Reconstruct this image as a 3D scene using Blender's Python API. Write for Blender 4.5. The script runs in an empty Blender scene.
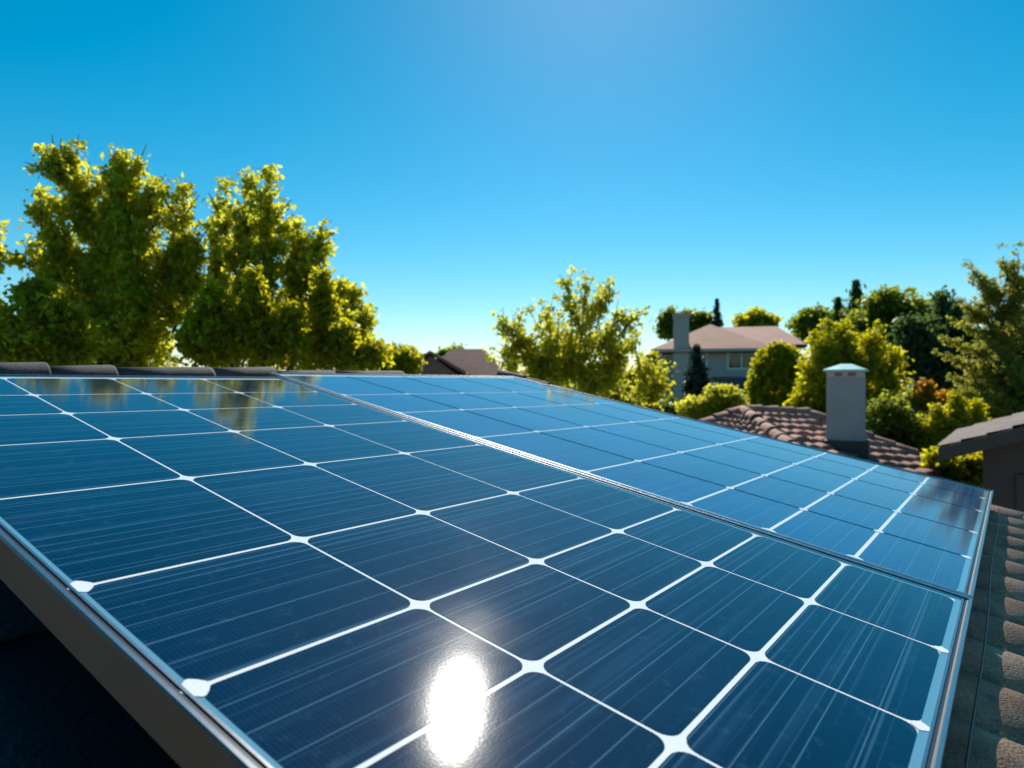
import bpy, math, random
import numpy as np
from mathutils import Vector, Matrix, noise as mnoise

R = math.radians
rng = np.random.default_rng(7)
random.seed(7)
sc = bpy.context.scene
C = sc.collection

# ------------------------------------------------------------------ camera
CAMZ = 4.6
FPX = 678.0
cam_d = bpy.data.cameras.new('camera')
cam = bpy.data.objects.new('camera', cam_d)
C.objects.link(cam)
cam.location = (0, 0, CAMZ)
cam.rotation_euler = (R(90), 0, 0)
cam_d.sensor_width = 36
cam_d.lens = 36 * FPX / 1024
cam_d.clip_start = 0.02
cam_d.clip_end = 3000
cam_d.dof.use_dof = True
cam_d.dof.focus_distance = 1.35
cam_d.dof.aperture_fstop = 4.6
sc.camera = cam

# ------------------------------------------------------------------ light
SUN_EL, SUN_AZ = R(38.8), R(7.2)          # azimuth from +Y towards +X
sun_dir = Vector((math.sin(SUN_AZ) * math.cos(SUN_EL), math.cos(SUN_AZ) * math.cos(SUN_EL), math.sin(SUN_EL)))
world = bpy.data.worlds.new('World')
sc.world = world
world.use_nodes = True
nt = world.node_tree
nt.nodes.clear()
sky = nt.nodes.new('ShaderNodeTexSky')
sky.sky_type = 'NISHITA'
sky.sun_disc = False
sky.sun_elevation = SUN_EL
sky.sun_rotation = SUN_AZ
sky.altitude = 300
sky.air_density = 1.0
sky.dust_density = 0.15
sky.ozone_density = 3.0
hsv = nt.nodes.new('ShaderNodeHueSaturation')
hsv.inputs['Hue'].default_value = 0.474
hsv.inputs['Saturation'].default_value = 1.5
bg = nt.nodes.new('ShaderNodeBackground')
bg.inputs['Strength'].default_value = 0.085
wo = nt.nodes.new('ShaderNodeOutputWorld')
nt.links.new(sky.outputs[0], hsv.inputs['Color'])
nt.links.new(hsv.outputs[0], bg.inputs[0])
nt.links.new(bg.outputs[0], wo.inputs[0])

sun_l = bpy.data.lights.new('sun', 'SUN')
sun_l.energy = 5.0
sun_l.angle = R(0.53)
sun_l.color = (1.0, 0.93, 0.82)
sun = bpy.data.objects.new('sun', sun_l)
C.objects.link(sun)
sun.rotation_euler = (-sun_dir).to_track_quat('-Z', 'Y').to_euler()

sc.view_settings.view_transform = 'Standard'
sc.view_settings.look = 'None'
sc.view_settings.gamma = 1
sc.view_settings.use_curve_mapping = False
sc.view_settings.exposure = 0.4
sc.cycles.max_bounces = 6
sc.cycles.transparent_max_bounces = 8
sc.cycles.use_denoising = True


# ------------------------------------------------------------------ helpers
def P(x, y, D):
    """a point seen at pixel (x, y), D metres away"""
    return Vector((D * (x - 512) / FPX, D, CAMZ - D * (y - 384) / FPX))


def link(o, parent=None, mat=None):
    C.objects.link(o)
    if parent is not None:
        o.parent = parent
    if mat is not None:
        for m in (mat if isinstance(mat, (list, tuple)) else [mat]):
            o.data.materials.append(m)
    return o


def mesh_obj(name, verts, faces, mat, parent=None, mids=None, smooth=False):
    me = bpy.data.meshes.new(name)
    me.from_pydata([tuple(v) for v in verts], [], faces)
    me.update()
    o = bpy.data.objects.new(name, me)
    link(o, parent, mat)
    if mids is not None:
        me.polygons.foreach_set('material_index', mids)
    if smooth:
        me.polygons.foreach_set('use_smooth', [True] * len(me.polygons))
    return o


def tag(o, label=None, cat=None, group=None, kind=None):
    if label: o['label'] = label
    if cat: o['category'] = cat
    if group: o['group'] = group
    if kind: o['kind'] = kind
    return o


def empty(name, loc, label, cat, group=None):
    o = bpy.data.objects.new(name, None)
    C.objects.link(o)
    o.empty_display_size = 0.2
    o.location = loc
    return tag(o, label, cat, group)


class MB:
    def __init__(s):
        s.v, s.f, s.m = [], [], []

    def add(s, vs, fs, mi=0):
        b = len(s.v)
        s.v += [tuple(v) for v in vs]
        s.f += [tuple(b + i for i in f) for f in fs]
        s.m += [mi] * len(fs)
        return s

    def box(s, a, b, mi=0, M=None):
        (x0, y0, z0), (x1, y1, z1) = a, b
        vs = [Vector(p) for p in ((x0, y0, z0), (x1, y0, z0), (x1, y1, z0), (x0, y1, z0), (x0, y0, z1), (x1, y0, z1), (x1, y1, z1), (x0, y1, z1))]
        if M is not None: vs = [M @ v for v in vs]
        return s.add(vs, [(0, 3, 2, 1), (4, 5, 6, 7), (0, 1, 5, 4), (1, 2, 6, 5), (2, 3, 7, 6), (3, 0, 4, 7)], mi)

    def tube(s, pts, rad, n=8, mi=0, caps=True):
        pts = [Vector(p) for p in pts]
        rings = []
        for i, p in enumerate(pts):
            d = (pts[min(i + 1, len(pts) - 1)] - pts[max(i - 1, 0)]).normalized()
            a = d.orthogonal().normalized() if i == 0 else (prev - d * prev.dot(d)).normalized()
            prev = a
            bb = d.cross(a)
            r = rad[i] if hasattr(rad, '__len__') else rad
            rings.append([p + (a * math.cos(t * 2 * math.pi / n) + bb * math.sin(t * 2 * math.pi / n)) * r for t in range(n)])
        vs = [v for r_ in rings for v in r_]
        fs = [(i * n + j, i * n + (j + 1) % n, (i + 1) * n + (j + 1) % n, (i + 1) * n + j) for i in range(len(pts) - 1) for j in range(n)]
        if caps: fs += [tuple(range(n))[::-1], tuple((len(pts) - 1) * n + j for j in range(n))]
        return s.add(vs, fs, mi)

    def prism(s, poly, z0, z1, mi=0):
        n = len(poly)
        vs = [(p[0], p[1], z0) for p in poly] + [(p[0], p[1], z1) for p in poly]
        return s.add(vs, [tuple(range(n))[::-1], tuple(range(n, 2 * n))] + [(i, (i + 1) % n, n + (i + 1) % n, n + i) for i in range(n)], mi)

    def build(s, name, mat, parent=None, smooth=False, off=None):
        vs = s.v if off is None else [(x - off[0], y - off[1], z - off[2]) for x, y, z in s.v]
        return mesh_obj(name, vs, s.f, mat, parent, s.m, smooth)


# ------------------------------------------------------------------ materials
def new_mat(name):
    m = bpy.data.materials.new(name)
    m.use_nodes = True
    nt = m.node_tree
    b = nt.nodes['Principled BSDF']
    return m, nt, b


def N(nt, typ, **kw):
    n = nt.nodes.new(typ)
    for k, v in kw.items():
        if k in n.inputs: n.inputs[k].default_value = v
        else: setattr(n, k, v)
    return n


def ramp(nt, src, stops):
    r = nt.nodes.new('ShaderNodeValToRGB')
    els = r.color_ramp.elements
    while len(els) < len(stops): els.new(0.5)
    for e, (p, c) in zip(els, stops):
        e.position = p
        e.color = c if len(c) == 4 else (*c, 1)
    nt.links.new(src, r.inputs[0])
    return r


def mapped(nt, scale, coord='Object'):
    tc = nt.nodes.new('ShaderNodeTexCoord')
    mp = nt.nodes.new('ShaderNodeMapping')
    mp.inputs['Scale'].default_value = scale
    nt.links.new(tc.outputs[coord], mp.inputs[0])
    return mp


def noisy(name, c0, c1, scale=(5, 5, 5), nscale=1.0, rough=0.8, bump=0.0, bscale=30, detail=6, metallic=0, lo=.3, hi=.7, bdist=0.01, **kw):
    m, nt, b = new_mat(name)
    mp = mapped(nt, scale)
    n = N(nt, 'ShaderNodeTexNoise', Scale=nscale, Detail=detail, Roughness=0.6)
    nt.links.new(mp.outputs[0], n.inputs['Vector'])
    r = ramp(nt, n.outputs['Fac'], [(lo, c0), (hi, c1)])
    nt.links.new(r.outputs[0], b.inputs['Base Color'])
    b.inputs['Roughness'].default_value = rough
    b.inputs['Metallic'].default_value = metallic
    for k, v in kw.items(): b.inputs[k.replace('_', ' ')].default_value = v
    if bump:
        mp2 = mapped(nt, (1, 1, 1))
        n2 = N(nt, 'ShaderNodeTexNoise', Scale=bscale, Detail=4)
        nt.links.new(mp2.outputs[0], n2.inputs['Vector'])
        bp = N(nt, 'ShaderNodeBump', Strength=bump, Distance=bdist)
        nt.links.new(n2.outputs['Fac'], bp.inputs['Height'])
        nt.links.new(bp.outputs[0], b.inputs['Normal'])
    return m


def glassy(b, nt, rough=0.1, ior=1.6):
    """the cover glass laminated over the sheet: a gloss coat with a faint cast texture"""
    b.inputs['Coat Weight'].default_value = 1.0
    b.inputs['Coat Roughness'].default_value = rough
    b.inputs['Coat IOR'].default_value = ior
    mp = mapped(nt, (1, 1, 1))
    n = N(nt, 'ShaderNodeTexNoise', Scale=260.0, Detail=2)
    nt.links.new(mp.outputs[0], n.inputs['Vector'])
    bp = N(nt, 'ShaderNodeBump', Strength=0.06, Distance=0.0006)
    nt.links.new(n.outputs['Fac'], bp.inputs['Height'])
    nt.links.new(bp.outputs[0], b.inputs['Coat Normal'])
    # slight dust: the gloss changes over the glass
    n2 = N(nt, 'ShaderNodeTexNoise', Scale=5.0, Detail=5)
    nt.links.new(mp.outputs[0], n2.inputs['Vector'])
    mr = N(nt, 'ShaderNodeMapRange')
    mr.inputs['From Min'].default_value = .3; mr.inputs['From Max'].default_value = .7
    mr.inputs['To Min'].default_value = rough * 0.85; mr.inputs['To Max'].default_value = rough * 1.25
    nt.links.new(n2.outputs['Fac'], mr.inputs['Value'])
    nt.links.new(mr.outputs[0], b.inputs['Coat Roughness'])


def cell_material(name='silicon_cell', k=1.0):
    m, nt, b = new_mat(name)
    # long soft streaks along x (printed busbars and wiping marks), narrow along y
    def streak(sx, sy, lo, hi, detail=3):
        mp = mapped(nt, (sx, sy, 1))
        n = N(nt, 'ShaderNodeTexNoise', Scale=1.0, Detail=detail, Roughness=.65)
        nt.links.new(mp.outputs[0], n.inputs['Vector'])
        r = ramp(nt, n.outputs['Fac'], [(lo, (0, 0, 0)), (hi, (1, 1, 1))])
        return r.outputs[0]
    s1 = streak(1.2, 38, .52, .80, 2)
    s2 = streak(.4, 110, .60, .72, 1)
    # busbars: thin regular lines along x
    mp = mapped(nt, (1, 1, 1))
    sep = N(nt, 'ShaderNodeSeparateXYZ')
    nt.links.new(mp.outputs[0], sep.inputs[0])
    def lines(out, period, width, soft):
        d = N(nt, 'ShaderNodeMath', operation='DIVIDE'); d.inputs[1].default_value = period
        nt.links.new(out, d.inputs[0])
        f = N(nt, 'ShaderNodeMath', operation='FRACT'); nt.links.new(d.outputs[0], f.inputs[0])
        s_ = N(nt, 'ShaderNodeMath', operation='SUBTRACT'); s_.inputs[1].default_value = .5
        nt.links.new(f.outputs[0], s_.inputs[0])
        a = N(nt, 'ShaderNodeMath', operation='ABSOLUTE'); nt.links.new(s_.outputs[0], a.inputs[0])
        mr = N(nt, 'ShaderNodeMapRange'); mr.inputs['From Min'].default_value = width / period / 2
        mr.inputs['From Max'].default_value = width / period / 2 * soft
        mr.inputs['To Min'].default_value = 1; mr.inputs['To Max'].default_value = 0
        nt.links.new(a.outputs[0], mr.inputs['Value'])
        return mr.outputs[0]
    bus = lines(sep.outputs['Y'], 0.0517, 0.0012, 2.2)
    fing = lines(sep.outputs['X'], 0.0062, 0.0010, 2.0)
    base = N(nt, 'ShaderNodeTexNoise', Scale=2.2, Detail=3)
    nt.links.new(mp.outputs[0], base.inputs['Vector'])
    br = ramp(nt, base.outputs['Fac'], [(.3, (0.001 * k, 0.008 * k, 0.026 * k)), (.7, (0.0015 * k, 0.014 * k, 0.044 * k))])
    col = br.outputs[0]
    def mix(col, fac, c, k):
        mu = N(nt, 'ShaderNodeMath', operation='MULTIPLY'); mu.inputs[1].default_value = k
        nt.links.new(fac, mu.inputs[0])
        mx = N(nt, 'ShaderNodeMix', data_type='RGBA')
        nt.links.new(mu.outputs[0], mx.inputs[0])
        nt.links.new(col, mx.inputs[6])
        mx.inputs[7].default_value = (*c, 1)
        return mx.outputs[2]
    col = mix(col, s1, (0.05, 0.16, 0.30), .22)
    col = mix(col, s2, (0.12, 0.25, 0.40), .22)
    col = mix(col, bus, (0.16, 0.32, 0.46), .30)
    col = mix(col, fing, (0.06, 0.16, 0.28), .06)
    dn = N(nt, 'ShaderNodeTexNoise', Scale=38.0, Detail=7, Roughness=.75)
    nt.links.new(mp.outputs[0], dn.inputs['Vector'])
    dr = ramp(nt, dn.outputs['Fac'], [(.56, (0, 0, 0)), (.80, (1, 1, 1))])
    col = mix(col, dr.outputs[0], (.16, .24, .30), .16)
    nt.links.new(col, b.inputs['Base Color'])
    b.inputs['Roughness'].default_value = .6
    b.inputs['Specular IOR Level'].default_value = .0
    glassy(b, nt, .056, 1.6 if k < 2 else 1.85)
    b.inputs['Sheen Weight'].default_value = .02 if k < 2 else .07      # dust sheen, added to paint pale haze on the far panel
    b.inputs['Sheen Roughness'].default_value = .3
    b.inputs['Sheen Tint'].default_value = (.85, .95, 1, 1)
    return m


def plain_glassy(name, col, rough=.062):
    m, nt, b = new_mat(name)
    b.inputs['Base Color'].default_value = (*col, 1)
    b.inputs['Roughness'].default_value = .5
    b.inputs['Specular IOR Level'].default_value = .0
    glassy(b, nt, rough)
    return m


M_CELL = cell_material()
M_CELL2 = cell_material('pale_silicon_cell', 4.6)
M_SHEET = plain_glassy('white_backsheet', (.78, .82, .84))
M_BORDER = plain_glassy('blue_border', (.12, .30, .42))
M_DIVIDER = noisy('dark_divider', (.003, .03, .07), (.005, .045, .10), rough=1.0, Specular_IOR_Level=0.0)
M_ALU = noisy('anodised_aluminium', (.34, .36, .38), (.44, .46, .48), scale=(3, 60, 10), rough=.27, metallic=1)
M_BRONZE = noisy('bronze_frame_side', (.46, .14, .08), (.54, .18, .10), scale=(1.5, 1.5, 1.5), rough=.45, bump=.03, bscale=300)
M_RUBBER = noisy('black_gasket', (.010, .016, .022), (.02, .028, .036), rough=.4)


def tile_mat(name, a, b_, c, sc_=9, speck=True, bump=.6, bdist=.004):
    m, nt, b = new_mat(name)
    mp = mapped(nt, (1, 1, 1))
    n = N(nt, 'ShaderNodeTexNoise', Scale=sc_, Detail=6, Roughness=.65)
    nt.links.new(mp.outputs[0], n.inputs['Vector'])
    r = ramp(nt, n.outputs['Fac'], [(.3, a), (.52, b_), (.72, c)])
    n2 = N(nt, 'ShaderNodeTexNoise', Scale=220.0, Detail=3)
    nt.links.new(mp.outputs[0], n2.inputs['Vector'])
    r2 = ramp(nt, n2.outputs['Fac'], [(.36, (.45, .45, .45)), (.5, (1, 1, 1)), (.66, (1.0, 1.0, 1.0)), ])
    mx = N(nt, 'ShaderNodeMix', data_type='RGBA', blend_type='MULTIPLY')
    mx.inputs[0].default_value = .8 if speck else .3
    nt.links.new(r.outputs[0], mx.inputs[6]); nt.links.new(r2.outputs[0], mx.inputs[7])
    nt.links.new(mx.outputs[2], b.inputs['Base Color'])
    b.inputs['Roughness'].default_value = .85
    bp = N(nt, 'ShaderNodeBump', Strength=bump, Distance=bdist)
    nt.links.new(n2.outputs['Fac'], bp.inputs['Height'])
    nt.links.new(bp.outputs[0], b.inputs['Normal'])
    return m


M_TILE = tile_mat('brown_concrete_tile', (.19, .098, .062), (.36, .20, .128), (.52, .33, .23))
M_CAP = tile_mat('dark_ridge_tile', (.035, .034, .040), (.060, .056, .062), (.10, .09, .095))
M_SHADE_SLATE = noisy('shade_black_slate', (.006, .010, .014), (.014, .022, .030), scale=(2, 2, 2), rough=.5, bump=.3, bscale=60)  # slates blackened so the left roof looks shaded
M_NTILE = tile_mat('red_brown_clay_tile', (.24, .11, .08), (.40, .20, .15), (.52, .30, .23), sc_=3, bump=.5, bdist=.01)
M_GTILE = tile_mat('weathered_brown_shingle', (.10, .075, .065), (.17, .13, .115), (.25, .20, .18), sc_=4)
M_FROOF = tile_mat('terracotta_shingle', (.25, .095, .055), (.32, .13, .078), (.38, .17, .11), sc_=1.2, bump=.2)
M_FROOF2 = tile_mat('plum_brown_shingle', (.28, .11, .085), (.34, .145, .115), (.40, .18, .15), sc_=.8, bump=.2)
M_STUCCO = noisy('grey_blue_stucco', (.30, .29, .30), (.38, .36, .36), scale=(3, 3, 3), rough=.9, bump=.25, bscale=90)
M_SIDING = noisy('blue_grey_siding', (.40, .35, .34), (.48, .42, .40), scale=(.4, .4, 9), rough=.7)
M_LILAC = noisy('grey_lilac_render', (.46, .36, .33), (.54, .42, .38), scale=(1, 1, 1), rough=.8)
M_WHITE = noisy('white_trim', (.68, .69, .70), (.80, .80, .80), rough=.5)
M_TEAL = noisy('verdigris_copper', (.16, .42, .42), (.28, .60, .58), scale=(6, 6, 6), rough=.4, metallic=.3)
M_DGLASS = noisy('dark_window_glass', (.012, .03, .04), (.02, .05, .06), rough=.06, scale=(1, 1, 1))
M_DKWOOD = noisy('dark_brown_fascia', (.035, .026, .024), (.06, .045, .04), scale=(3, 3, 3), rough=.6)
M_GWALL = noisy('dark_brown_wall', (.060, .042, .042), (.085, .062, .060), scale=(2, 2, 2), rough=.8, bump=.2, bscale=50)
M_GDOOR = noisy('slate_grey_door', (.055, .068, .085), (.08, .095, .115), scale=(1, 1, 6), rough=.6)
M_CREAM = noisy('cream_band', (.45, .38, .33), (.55, .47, .40), rough=.7)
M_BRICKRED = noisy('red_clay_flue', (.26, .11, .09), (.36, .17, .14), rough=.8, scale=(9, 9, 9))
M_BARK = noisy('bark', (.045, .030, .020), (.09, .065, .045), scale=(8, 8, 2), rough=.9, bump=.6, bscale=25)
M_GROUND = noisy('lawn_ground', (.035, .060, .016), (.085, .11, .035), scale=(.15, .15, .15), rough=.95, bump=.4, bscale=3)
M_HWALL = noisy('beige_house_wall', (.40, .36, .31), (.47, .43, .37), scale=(2, 2, 2), rough=.85, bump=.2, bscale=80)


def leaf_mat(name, dark, light, trans, tw=.5, rough=.45):
    m, nt, b = new_mat(name)
    at = N(nt, 'ShaderNodeAttribute', attribute_name='leafvar')
    r = ramp(nt, at.outputs['Fac'], [(0, dark), (1, light)])
    tr = ramp(nt, at.outputs['Fac'], [(0, tuple(c * .55 for c in trans)), (1, trans)])
    nt.links.new(r.outputs[0], b.inputs['Base Color'])
    b.inputs['Roughness'].default_value = rough
    b.inputs['Specular IOR Level'].default_value = .35
    t = N(nt, 'ShaderNodeBsdfTranslucent')
    nt.links.new(tr.outputs[0], t.inputs['Color'])
    mx = N(nt, 'ShaderNodeMixShader', Fac=tw)
    mx.inputs[0].default_value = tw
    out = nt.nodes['Material Output']
    nt.links.new(b.outputs[0], mx.inputs[1]); nt.links.new(t.outputs[0], mx.inputs[2])
    nt.links.new(mx.outputs[0], out.inputs['Surface'])
    return m


L_MAPLE = leaf_mat('maple_leaf', (.09, .13, .010), (.25, .27, .018), (.92, .90, .07), .72)
L_YOUNG = leaf_mat('young_leaf', (.07, .11, .012), (.19, .23, .02), (.90, .88, .08), .70)
L_LIME = leaf_mat('lime_leaf', (.07, .10, .006), (.19, .21, .012), (.85, .80, .02), .65)
L_GREEN = leaf_mat('green_leaf', (.022, .045, .008), (.065, .10, .015), (.48, .56, .05), .6)
L_DARK = leaf_mat('dark_leaf', (.020, .042, .018), (.050, .080, .030), (.18, .30, .06), .48)
L_BLUE = leaf_mat('blue_needle', (.018, .040, .030), (.05, .085, .06), (.07, .12, .06), .3)
L_ORANGE = leaf_mat('orange_leaf', (.16, .10, .008), (.30, .17, .01), (.90, .45, .02), .6)
L_OLIVE = leaf_mat('olive_needle_leaf', (.05, .08, .018), (.13, .16, .035), (.62, .62, .08), .55)


# ------------------------------------------------------------------ foliage
def leaf_mesh(name, cen, size, mat, parent, up=.35, flat=1.0, elong=.62):
    """one leaf = a folded rhombus; cen (n,3), size (n,)"""
    n = len(cen)
    d = rng.normal(size=(n, 3)); d[:, 2] -= .35          # leaf axis, drooping a little
    d /= np.linalg.norm(d, axis=1, keepdims=True)
    a = rng.normal(size=(n, 3)); a[:, 2] += up
    w = np.cross(d, a); w /= np.linalg.norm(w, axis=1, keepdims=True)
    nn = np.cross(w, d)
    L = size[:, None]
    v = np.empty((n, 4, 3), np.float32)
    v[:, 0] = cen - d * L * .5
    v[:, 1] = cen + w * L * elong * .5 + nn * L * .10 - d * L * .05
    v[:, 2] = cen + d * L * .5
    v[:, 3] = cen - w * L * elong * .5 + nn * L * .10 - d * L * .05
    me = bpy.data.meshes.new(name)
    me.vertices.add(n * 4)
    me.vertices.foreach_set('co', v.reshape(-1))
    base = np.arange(n, dtype=np.int32)[:, None] * 4
    tri = np.concatenate([base + np.array([0, 1, 2]), base + np.array([0, 2, 3])], 1).reshape(-1).astype(np.int32)
    me.loops.add(n * 6)
    me.loops.foreach_set('vertex_index', tri)
    me.polygons.add(n * 2)
    me.polygons.foreach_set('loop_start', np.arange(n * 2, dtype=np.int32) * 3)
    me.polygons.foreach_set('loop_total', np.full(n * 2, 3, np.int32))
    me.update(calc_edges=True)
    at = me.attributes.new('leafvar', 'FLOAT', 'POINT')
    at.data.foreach_set('value', np.repeat(rng.random(n).astype(np.float32), 4))
    o = bpy.data.objects.new(name, me)
    return link(o, parent, mat)


def tree(name, label, cat, D, shapes, mat, leaf=.10, nleaf=30000, clump=.22, trunk=None, group=None, per=26, surf=.62, up=.35, elong=.62, ragged=1.0, trunk_r=.12, shoots=0):
    """shapes: ('p', x0,y0,x1,y1,r0,r1[,dd]) tapered plume, ('e', x,y,rx,ry[,dd]) ellipsoid; pixels at distance D"""
    k = D / FPX
    bx = trunk if trunk is not None else shapes[0][1]
    base = P(bx, 384, D); base.z = 0
    root = empty(name, base, label, cat, group)
    if shoots:
        more = []
        for s in shapes:
            if s[0] != 'p' or s[5] > 30: continue
            lx, ly = s[3] - s[1], s[4] - s[2]
            ln = math.hypot(lx, ly)
            for j in range(shoots):
                t = .05 + .68 * (j + random.random()) / shoots
                sd = 1 if (j % 2) else -1
                rad_ = s[5] * (1 - t) + s[6] * .8
                x0, y0 = s[1] + lx * t, s[2] + ly * t
                L_ = rad_ * random.uniform(1.0, 1.5)
                ang = math.atan2(ly, lx) + sd * random.uniform(.3, .75)
                more.append(('p', x0 + sd * 0, y0, x0 + math.cos(ang) * (rad_ + L_), y0 + math.sin(ang) * (rad_ + L_) - 3, rad_ * .36, rad_ * .12, (s[7] if len(s) > 7 else 0) + random.uniform(-.2, .2), 'shoot'))
        shapes = [tuple([*s[:5], s[5] * .86, s[6] * .8, *s[7:]]) if s[0] == 'p' else s for s in shapes] + more
    vols = []
    for s in shapes:
        vols.append((math.hypot(s[3] - s[1], s[4] - s[2]) + s[5]) * ((s[5] + s[6]) / 2) ** 1.5 if s[0] == 'p' else 1.6 * s[3] ** 1.25 * s[4] ** 1.25)
    vols = np.array(vols) / sum(vols)
    allc = []
    bt = MB()
    top = min(min(s[2], s[4]) if s[0] == 'p' else s[2] - s[4] * .5 for s in shapes)
    low = P(bx, max(max(s[2], s[4]) if s[0] == 'p' else s[2] + s[4] * .6 for s in shapes), D).z
    fork_z = max(.5, low * .8)
    fork = Vector((base.x, base.y, fork_z))
    bt.tube([base, base.lerp(fork, .5) + Vector((.05, .03, 0)) * trunk_r * 5, fork], [trunk_r * 1.35, trunk_r * 1.05, trunk_r * .95], 10)
    for s, w in zip(shapes, vols):
        nc = max(3, int(nleaf * w / per))
        dd = (s[7] if len(s) > 7 else rng.uniform(-1, 1)) if s[0] == 'p' else (s[5] if len(s) > 5 else 0)
        off = Vector((0, dd * 1.0, 0))
        if s[0] == 'p':
            a, b = P(s[1], s[2], D) + off, P(s[3], s[4], D) + off
            t = rng.random(nc * 4)
            prof_ = s[5] * (1 - t) ** .8 + s[6] * .75 * (1 - t) ** .3
            t = t[rng.random(nc * 4) < (prof_ / (s[5] + s[6])) ** 1.3][:nc]
            nc = len(t)
            rr = (s[5] * (1 - t) ** .8 + s[6] * .75 * (1 - t) ** .3) * k
            ax = np.array(a)[None] + (np.array(b) - np.array(a))[None] * t[:, None]
            q = rng.normal(size=(nc, 3)); q /= np.linalg.norm(q, axis=1, keepdims=True)
            rad = (rng.random(nc) ** surf) * rr * (1 + .18 * ragged * rng.normal(size=nc))
            cc = ax + q * rad[:, None] * np.array([1, .7, .8])
            mid = a.lerp(b, .55)
            if len(s) > 8:
                bt.tube([a, mid, b.lerp(a, .1)], [trunk_r * .12, trunk_r * .08, trunk_r * .03], 5)
            back = Vector((0, .45 + .5 * abs(dd), 0)) * (D / 12)
            q0 = fork.lerp(a, .5) + Vector((0, 0, .08)) + back
            if len(s) <= 8: bt.tube([fork, q0, a + back * .8, mid, b.lerp(a, .2)], [trunk_r * .32, trunk_r * .22, trunk_r * .17, trunk_r * .14, trunk_r * .04], 6)
        else:
            a = P(s[1], s[2], D) + off
            q = rng.normal(size=(nc, 3)); q /= np.linalg.norm(q, axis=1, keepdims=True)
            rx, rz = s[3] * k, s[4] * k
            rad = rng.random(nc) ** (surf * .6) * (1 + .10 * ragged * rng.normal(size=nc))
            cc = np.array(a)[None] + q * rad[:, None] * np.array([rx, rx * .9, rz])
            for j in range(4):
                tip = a + Vector((random.uniform(-.6, .6) * rx, random.uniform(-.5, .5) * rx, random.uniform(.1, .7) * rz))
                bt.tube([fork, fork.lerp(tip, .5) + Vector((0, 0, .1)), tip], [trunk_r * .5, trunk_r * .3, trunk_r * .08], 6)
        g = np.repeat(cc, per, 0)
        g = g + rng.normal(size=g.shape) * clump * np.array([.55, .55, .45])
        allc.append(g)
    cen = np.concatenate(allc)
    cen = cen[cen[:, 2] > .15]
    size = leaf * rng.uniform(.6, 1.35, len(cen))
    leaf_mesh('crown', cen - np.array(base), size, mat, root, up=up, elong=elong)
    bt.build('trunk', M_BARK, root, True, off=base)
    return root


def conifer(name, label, D, x, ytop, ybot, rpx, mat, nleaf=9000, leaf=.3, cat='tree', group=None, z0=None):
    k = D / FPX
    top, bot = P(x, ytop, D), P(x, ybot, D)
    base = Vector((top.x, top.y, 0))
    root = empty(name, base, label, cat, group)
    H = top.z - bot.z
    rmax = rpx * k
    bt = MB()
    bt.tube([base, bot, top], [rmax * .12, rmax * .09, .01], 8)
    tiers = 16
    cs = []
    for i in range(tiers):
        t = (i + .5) / tiers
        z = bot.z + H * t
        r = rmax * (1 - t) ** .85 + .02
        nb = max(5, int(11 * (1 - t)) + 4)
        for j in range(nb):
            a = random.uniform(0, 2 * math.pi)
            rr = r * random.uniform(.7, 1.12)
            tip = Vector((top.x + math.cos(a) * rr, top.y + math.sin(a) * rr, z - rr * .25))
            bt.tube([(top.x, top.y, z), tip], [.03 * rmax, .005], 4)
            m = max(4, int(nleaf * (rr / rmax) / (tiers * 6)))
            u = rng.random(m) ** .7
            c = np.array((top.x, top.y, z))[None] + (np.array(tip) - np.array((top.x, top.y, z)))[None] * u[:, None]
            cs.append(c + rng.normal(size=c.shape) * np.array([.10, .10, .06]) * rmax)
    tt = rng.random(nleaf // 12)
    cs.append(np.stack([top.x + rng.normal(size=len(tt)) * .04 * rmax, top.y + rng.normal(size=len(tt)) * .04 * rmax, top.z - tt * H * .25], 1))
    cen = np.concatenate(cs)
    leaf_mesh('crown', cen - np.array(base), leaf * rng.uniform(.6, 1.3, len(cen)), mat, root, up=.8, elong=.35)
    bt.build('trunk', M_BARK, root, True, off=base)
    return root


# ------------------------------------------------------------------ roof tiles over a four-cornered patch
def tiles(TL, TR, BL, BR, courses, rolls, rollh, step, nrm=None, jit=.0, sub=6, power=.7, vsub=3, lap=.06, mb=None, mi=0):
    TL, TR, BL, BR = map(Vector, (TL, TR, BL, BR))
    if nrm is None:
        nrm = (TR - BL).cross(TL - BR).normalized()
        if nrm.z < 0: nrm = -nrm
    mb = mb or MB()
    nx = rolls * sub
    for c in range(courses):
        t0, t1 = c / courses, min(1.0, (c + 1) / courses + lap / courses)
        vs, fs = [], []
        js = [random.uniform(-jit, jit) for _ in range(rolls + 1)]
        for i in range(nx + 1):
            s = i / nx
            ph = (i % sub) / sub
            h = rollh * (math.sin(math.pi * ph) ** power if 0 < ph < 1 else 0)
            j = js[min(i // sub, rolls)]
            for v in range(vsub + 2):
                if v <= vsub:
                    t = t0 + (t1 - t0) * v / vsub
                    z = h + step * v / vsub + j * v / vsub
                else:
                    t = t1
                    z = -step * .2
                p = TL.lerp(TR, s).lerp(BL.lerp(BR, s), t) + nrm * z
                vs.append(p)
        w = vsub + 2
        for i in range(nx):
            for v in range(w - 1):
                fs.append((i * w + v, i * w + v + 1, (i + 1) * w + v + 1, (i + 1) * w + v))
        mb.add(vs, fs, mi)
    return mb


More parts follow.
